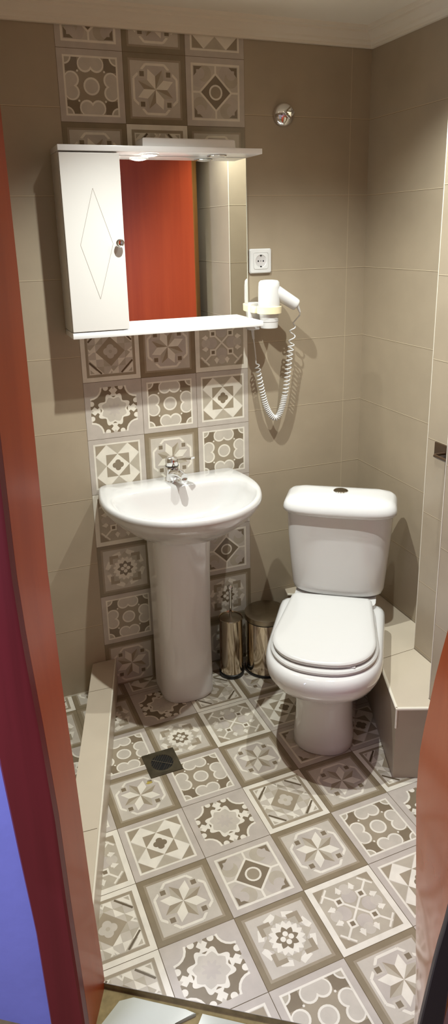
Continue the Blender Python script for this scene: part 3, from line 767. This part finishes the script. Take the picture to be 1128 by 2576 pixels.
# mixer tap
FX, FY = BX - 0.265 + 0.004, -0.062
bm = bmesh.new()
lathe(bm, (FX, FY, ZB - 0.0005), [(0.027, 0), (0.027, 0.004), (0.0235, 0.006), (0.023, 0.030), (0.0235, 0.050), (0.0225, 0.056), (0.0215, 0.057)], 36)
tube(bm, [(FX, FY - 0.010, ZB + 0.032), (FX + 0.003, FY - 0.040, ZB + 0.042), (FX + 0.008, FY - 0.075, ZB + 0.047), (FX + 0.012, FY - 0.105, ZB + 0.044)], 0.013, 20, radii=[0.019, 0.0165, 0.0145, 0.0135])
tap = link('mixer_tap', bm, M['chrome'], wb, smooth=45)
bm = bmesh.new(); lathe(bm, (FX + 0.0115, FY - 0.099, ZB), [(0.0105, 0.022), (0.0118, 0.024), (0.0118, 0.036), (0.0105, 0.040)], 28); link('aerator', bm, M['chrome'], tap, smooth=40)
bm = bmesh.new()
lathe(bm, (FX, FY, ZB), [(0.0215, 0.0575), (0.0235, 0.060), (0.0235, 0.078), (0.021, 0.086), (0.014, 0.090), (0.001, 0.091)], 36)
lv = [(0.013, -0.012, 0.084), (0.0125, -0.040, 0.091), (0.011, -0.075, 0.100), (0.0095, -0.108, 0.1075), (0.0085, -0.113, 0.1085)]
LC, LS = math.cos(0.40), math.sin(0.40)
loft(bm, [[Vector((FX + w * c_ * LC - y * LS, FY + y * LC + w * c_ * LS, ZB + z + (0.004 if i in (3,) else 0.0035) * s_)) for c_, s_ in ((-1, -1), (1, -1), (1, 0.5), (0.7, 1), (-0.7, 1), (-1, 0.5))] for i, (w, y, z) in enumerate(lv)])
link('lever', bm, M['chrome'], tap, smooth=40)
bm = bmesh.new(); lathe(bm, (FX, FY + 0.0, ZB), [(0.0245, 0.0565), (0.0248, 0.058), (0.0245, 0.0595)], 36, cap0=False, cap1=False); link('collar', bm, M['black'], tap)

# ------------------------------------------------------------------ toilet
TA = math.radians(34.5)
to = empty('toilet', (0.622, -0.584, 0), -TA, 'white close-coupled toilet with lid down and push-button cistern, in the right corner', 'toilet')
bm = bmesh.new()
def D(w, yf, yb, y0, rb=0.03, wb=None, ex=2.3): return dshape(w, yf, yb, y0, rb, 72, wb, ex)
spec = [  # half width, front, back, z
    (0.097, -0.086, 0.30, 0.02, 0.0008), (0.101, -0.090, 0.30, 0.02, 0.006), (0.100, -0.088, 0.30, 0.02, 0.03), (0.095, -0.082, 0.30, 0.03, 0.10), (0.094, -0.082, 0.30, 0.03, 0.17),
    (0.098, -0.088, 0.30, 0.03, 0.215), (0.112, -0.112, 0.30, 0.03, 0.245), (0.145, -0.165, 0.30, 0.02, 0.268), (0.172, -0.208, 0.29, 0.0, 0.292), (0.183, -0.228, 0.285, -0.005, 0.318),
    (0.186, -0.235, 0.28, -0.01, 0.342), (0.184, -0.232, 0.28, -0.01, 0.362), (0.177, -0.224, 0.28, -0.01, 0.374), (0.165, -0.212, 0.275, -0.005, 0.380), (0.12, -0.16, 0.26, 0.0, 0.381)]
loft(bm, [[Vector((x - 0.008, y, z)) for x, y in D(w * 1.012, yf + 0.006, yb, y0)] for w, yf, yb, y0, z in spec])
bowl = link('bowl', bm, M['ceramic'], to, smooth=55)
# rear shelf of the bowl under the cistern
bm = bmesh.new(); loft(bm, [ring_at(resample([(-w + 0.02, y0), (w - 0.02, y0), (w, y0 + 0.02), (w, y1 - 0.02), (w - 0.02, y1), (-w + 0.02, y1), (-w, y1 - 0.02), (-w, y0 + 0.02)], 48), z) for w, y0, y1, z in ((0.085, 0.20, 0.395, 0.272), (0.125, 0.22, 0.415, 0.33), (0.145, 0.225, 0.425, 0.37), (0.145, 0.225, 0.425, 0.396))])
link('bowl_shelf', bm, M['ceramic'], to, smooth=40)
bm = bmesh.new()
so_ = lambda d: [(x - 0.008, y) for x, y in D(0.172 - d, -0.197 + d, 0.222 - d, -0.02, 0.03, 0.152 - d, 2.3)]
loft(bm, [ring_at(so_(0.004), 0.3815), ring_at(so_(0.0), 0.385), ring_at(so_(0.0), 0.391), ring_at(so_(0.004), 0.3955), ring_at(so_(0.012), 0.3965)])
link('seat', bm, M['plastic'], to, smooth=40)
bm = bmesh.new()
lo_ = lambda d: [(x - 0.009, y) for x, y in D(0.164 - d, -0.180 + d, 0.252 - d, -0.02, 0.010, 0.140 - d, 2.4)]
loft(bm, [ring_at(lo_(0.010), 0.4005), ring_at(lo_(0.002), 0.4015), ring_at(lo_(0.0), 0.405), ring_at(lo_(0.0), 0.411), ring_at(lo_(0.004), 0.4155), ring_at(lo_(0.012), 0.418), ring_at(lo_(0.05), 0.4195), ring_at(lo_(0.12), 0.420)])
lid = link('seat_lid', bm, M['plastic'], to, smooth=40)
for x, y in ((-0.09, 0.18), (0.09, 0.18), (-0.08, -0.15), (0.08, -0.15)):
    bm = bmesh.new(); box(bm, (x - 0.018, y - 0.010, 0.3966), (x + 0.018, y + 0.010, 0.4008), 0.001)
    link('bumper', bm, M['socket_grey'], lid)
for s in (-1, 1):
    bm = bmesh.new(); tube(bm, [(s * 0.05, 0.240, 0.398), (s * 0.11, 0.240, 0.398)], 0.009, 14)
    link('hinge', bm, M['plastic'], lid, smooth=40)
# cistern
bm = bmesh.new()
def tk(w, yf, yb, z, ex=3.0): return [Vector((x + 0.006, y, z)) for x, y in dshape(w, yf, yb, yf + 0.075, 0.03, 72, ex=ex)]
loft(bm, [tk(0.118, 0.305, 0.395, 0.3972), tk(0.150, 0.278, 0.412, 0.400), tk(0.161, 0.268, 0.418, 0.410), tk(0.166, 0.262, 0.422, 0.430), tk(0.174, 0.256, 0.424, 0.53), tk(0.181, 0.252, 0.426, 0.62), tk(0.185, 0.250, 0.427, 0.7135)])
link('cistern', bm, M['ceramic'], to, smooth=50)
bm = bmesh.new()
loft(bm, [tk(0.180, 0.254, 0.424, 0.7142), tk(0.192, 0.240, 0.431, 0.7155), tk(0.197, 0.234, 0.434, 0.722), tk(0.198, 0.233, 0.434, 0.732), tk(0.196, 0.236, 0.433, 0.742), tk(0.190, 0.243, 0.429, 0.754), tk(0.178, 0.257, 0.420, 0.764), ring_at([(v.x, v.y) for v in tk(0.178, 0.257, 0.420, 0)], 0.7715, 0.82, (0.006, 0.342)), ring_at([(v.x, v.y) for v in tk(0.178, 0.257, 0.420, 0)], 0.7755, 0.55, (0.006, 0.342)), ring_at([(v.x, v.y) for v in tk(0.178, 0.257, 0.420, 0)], 0.7765, 0.2, (0.006, 0.342))])
cl = link('cistern_lid', bm, M['ceramic'], to, smooth=60)
bm = bmesh.new(); lathe(bm, (0.006, 0.345, 0.7765), [(0.026, 0), (0.026, 0.003), (0.0245, 0.0045), (0.0225, 0.0035)], 36, cap1=False)
bt = link('button_ring', bm, M['chrome'], cl, smooth=40)
bm = bmesh.new()
for s in (0, 1):
    pl = [(0.0215 * math.cos(a), 0.0215 * math.sin(a)) for a in [s * PI + PI * k / 14 for k in range(15)]]
    pl = [(x + 0.006, y + 0.345 + (0.0006 if s == 0 else -0.0006)) for x, y in pl]
    prism(bm, pl, 0.7767, 0.7818 if s == 0 else 0.7812)
link('flush_button', bm, M['steel_dull'], cl)

# ------------------------------------------------------------------ toilet brush and pedal bin
BC = (0.474, -0.097)
bh = empty('toilet_brush_holder', (BC[0], BC[1], 0.0005), 0, 'narrow polished steel toilet brush holder between the basin pedestal and the bin', 'brush holder')
bm = bmesh.new(); lathe(bm, (0, 0, 0), [(0.0455, 0.0178), (0.0455, 0.244), (0.0465, 0.2465), (0.0455, 0.249), (0.044, 0.2475), (0.0435, 0.244), (0.0435, 0.0195)], 48)
link('cylinder', bm, M['steel'], bh, smooth=40)
bm = bmesh.new(); lathe(bm, (0, 0, 0), [(0.047, 0.0), (0.0490, 0.003), (0.0490, 0.015), (0.0458, 0.0175)], 48); link('foot_ring', bm, M['black'], bh, smooth=40)
br = empty('toilet_brush', (BC[0], BC[1], 0.0205), 0, 'toilet brush with a thin chrome ball-tipped handle standing in the narrow steel holder', 'brush')
bm = bmesh.new(); lathe(bm, (0, 0, 0), [(0.0050, 0.215), (0.0050, 0.335), (0.0062, 0.337), (0.0062, 0.342), (0.0045, 0.345)], 20)
lathe(bm, (0, 0, 0.354), [(0.0005, -0.0115)] + [(0.0115 * math.cos(a), 0.0115 * math.sin(a)) for a in [-1.2 + 2.4 * k / 12 for k in range(13)]] + [(0.0005, 0.0115)], 24)
link('handle', bm, M['chrome'], br, smooth=50)
bm = bmesh.new(); lathe(bm, (0, 0, 0), [(0.0425, 0.2215), (0.0425, 0.2240), (0.030, 0.2265), (0.0075, 0.229), (0.0055, 0.2295)], 40); link('splash_lid', bm, M['steel_dull'], br, smooth=40)
bm = bmesh.new(); lathe(bm, (0, 0, 0), [(0.020, 0.001), (0.036, 0.012), (0.036, 0.075), (0.015, 0.085), (0.0055, 0.09), (0.0050, 0.2205)], 24); link('bristles', bm, M['plastic'], br, smooth=40)

NC = (0.617, -0.112)
pb = empty('pedal_bin', (NC[0], NC[1], 0.0005), 0, 'round polished steel pedal bin with a flat lid, left of the toilet', 'bin')
bm = bmesh.new(); lathe(bm, (0, 0, 0), [(0.0835, 0.012), (0.0835, 0.2245), (0.079, 0.2255)], 64); link('body', bm, M['steel'], pb, smooth=40)
bm = bmesh.new(); lathe(bm, (0, 0, 0), [(0.085, 0.0), (0.0865, 0.003), (0.0865, 0.009), (0.084, 0.0118)], 64); link('base_ring', bm, M['black'], pb, smooth=40)
bm = bmesh.new(); lathe(bm, (0, 0, 0), [(0.0842, 0.2258), (0.0842, 0.2282)], 64); link('gasket', bm, M['black'], pb)
bm = bmesh.new(); lathe(bm, (0, 0, 0), [(0.0845, 0.2284), (0.0855, 0.230), (0.0855, 0.246), (0.0845, 0.2485), (0.080, 0.2495), (0.05, 0.2515), (0.001, 0.2525)], 64); link('lid', bm, M['steel_dull'], pb, smooth=30)

# ------------------------------------------------------------------ ceiling downlights (above the frame) and lights
def downlight(x, y, lab):
    e_ = empty('ceiling_light', (x, y, ZC), 0, lab, 'ceiling light')
    bm = bmesh.new(); lathe(bm, (0, 0, 0), [(0.048, -0.0008), (0.048, -0.004), (0.044, -0.006), (0.036, -0.004)], 40, cap0=False, cap1=False); link('ring', bm, M['chrome'], e_, smooth=40)
    bm = bmesh.new(); lathe(bm, (0, 0, 0), [(0.036, -0.0035), (0.001, -0.0036)], 40, cap0=False); link('lamp_glass', bm, M['down_on'], e_)
L1 = (0.17, -0.625); L2 = (0.74, -0.73)
downlight(*L1, 'round recessed ceiling downlight in front of the mirror cabinet')
downlight(*L2, 'round recessed ceiling downlight above the toilet')
def spot(name, loc, energy, col, size, blend, rad, aim=None):
    l = bpy.data.lights.new(name, 'SPOT'); l.energy = energy; l.color = col; l.spot_size = math.radians(size); l.spot_blend = blend; l.shadow_soft_size = rad
    o = bpy.data.objects.new(name, l); COL.objects.link(o); o.location = loc
    if aim: o.rotation_euler = (Vector(aim) - Vector(loc)).to_track_quat('-Z', 'Y').to_euler()
    return o
WARM = (0.94, 1.0, 0.97)
spot('downlight_beam', (L1[0], L1[1], ZC - 0.03), 97, WARM, 120, 1.0, 0.012)
spot('downlight_beam', (L2[0], L2[1], ZC - 0.03), 62, WARM, 124, 1.0, 0.012)
spot('cabinet_lamp_beam', (0.245, -0.085, CZ1 - 0.026), 6.5, (0.97, 1.0, 0.98), 165, 0.3, 0.012)
def area(name, loc, aim, size, energy, col):
    l = bpy.data.lights.new(name, 'AREA'); l.energy = energy; l.color = col; l.size = size
    o = bpy.data.objects.new(name, l); COL.objects.link(o); o.location = loc
    o.rotation_euler = (Vector(aim) - Vector(loc)).to_track_quat('-Z', 'Y').to_euler()
    return o
area('hall_blue_light', (-1.75, -1.75, 1.5), (-0.45, -1.15, 0.5), 0.7, 34.0, (0.66, 0.70, 1.0))  # blue light added for the hall wall and casing; source unseen

w = bpy.data.worlds.new('world'); SC.world = w; w.use_nodes = True
bg = w.node_tree.nodes['Background']; bg.inputs['Color'].default_value = (0.62, 0.58, 0.58, 1); bg.inputs['Strength'].default_value = 0.45

# ------------------------------------------------------------------ camera
cd = bpy.data.cameras.new('camera'); cam = bpy.data.objects.new('camera', cd); COL.objects.link(cam)
cam.location = (-0.40324, -2.36908, 1.65567); cam.rotation_euler = (1.26761, 0.02096, -0.376)
cd.sensor_fit = 'VERTICAL'; cd.sensor_height = 36.0; cd.sensor_width = 36.0 * 1128 / 2576
cd.lens = 36.0 * 1796.51 / 2576
cd.shift_x = (564 - 573.457) / 2576; cd.shift_y = (1148.209 - 1288) / 2576
cd.clip_start = 0.01
SC.camera = cam
SC.view_settings.view_transform = 'Standard'; SC.view_settings.look = 'None'; SC.view_settings.gamma = 1.0; SC.view_settings.exposure = 0.08
SC.view_settings.use_curve_mapping = False
SC.cycles.max_bounces = 10; SC.cycles.diffuse_bounces = 5; SC.cycles.glossy_bounces = 6
SC.cycles.sample_clamp_indirect = 6.0
try: SC.cycles.use_denoising = True
except Exception: pass
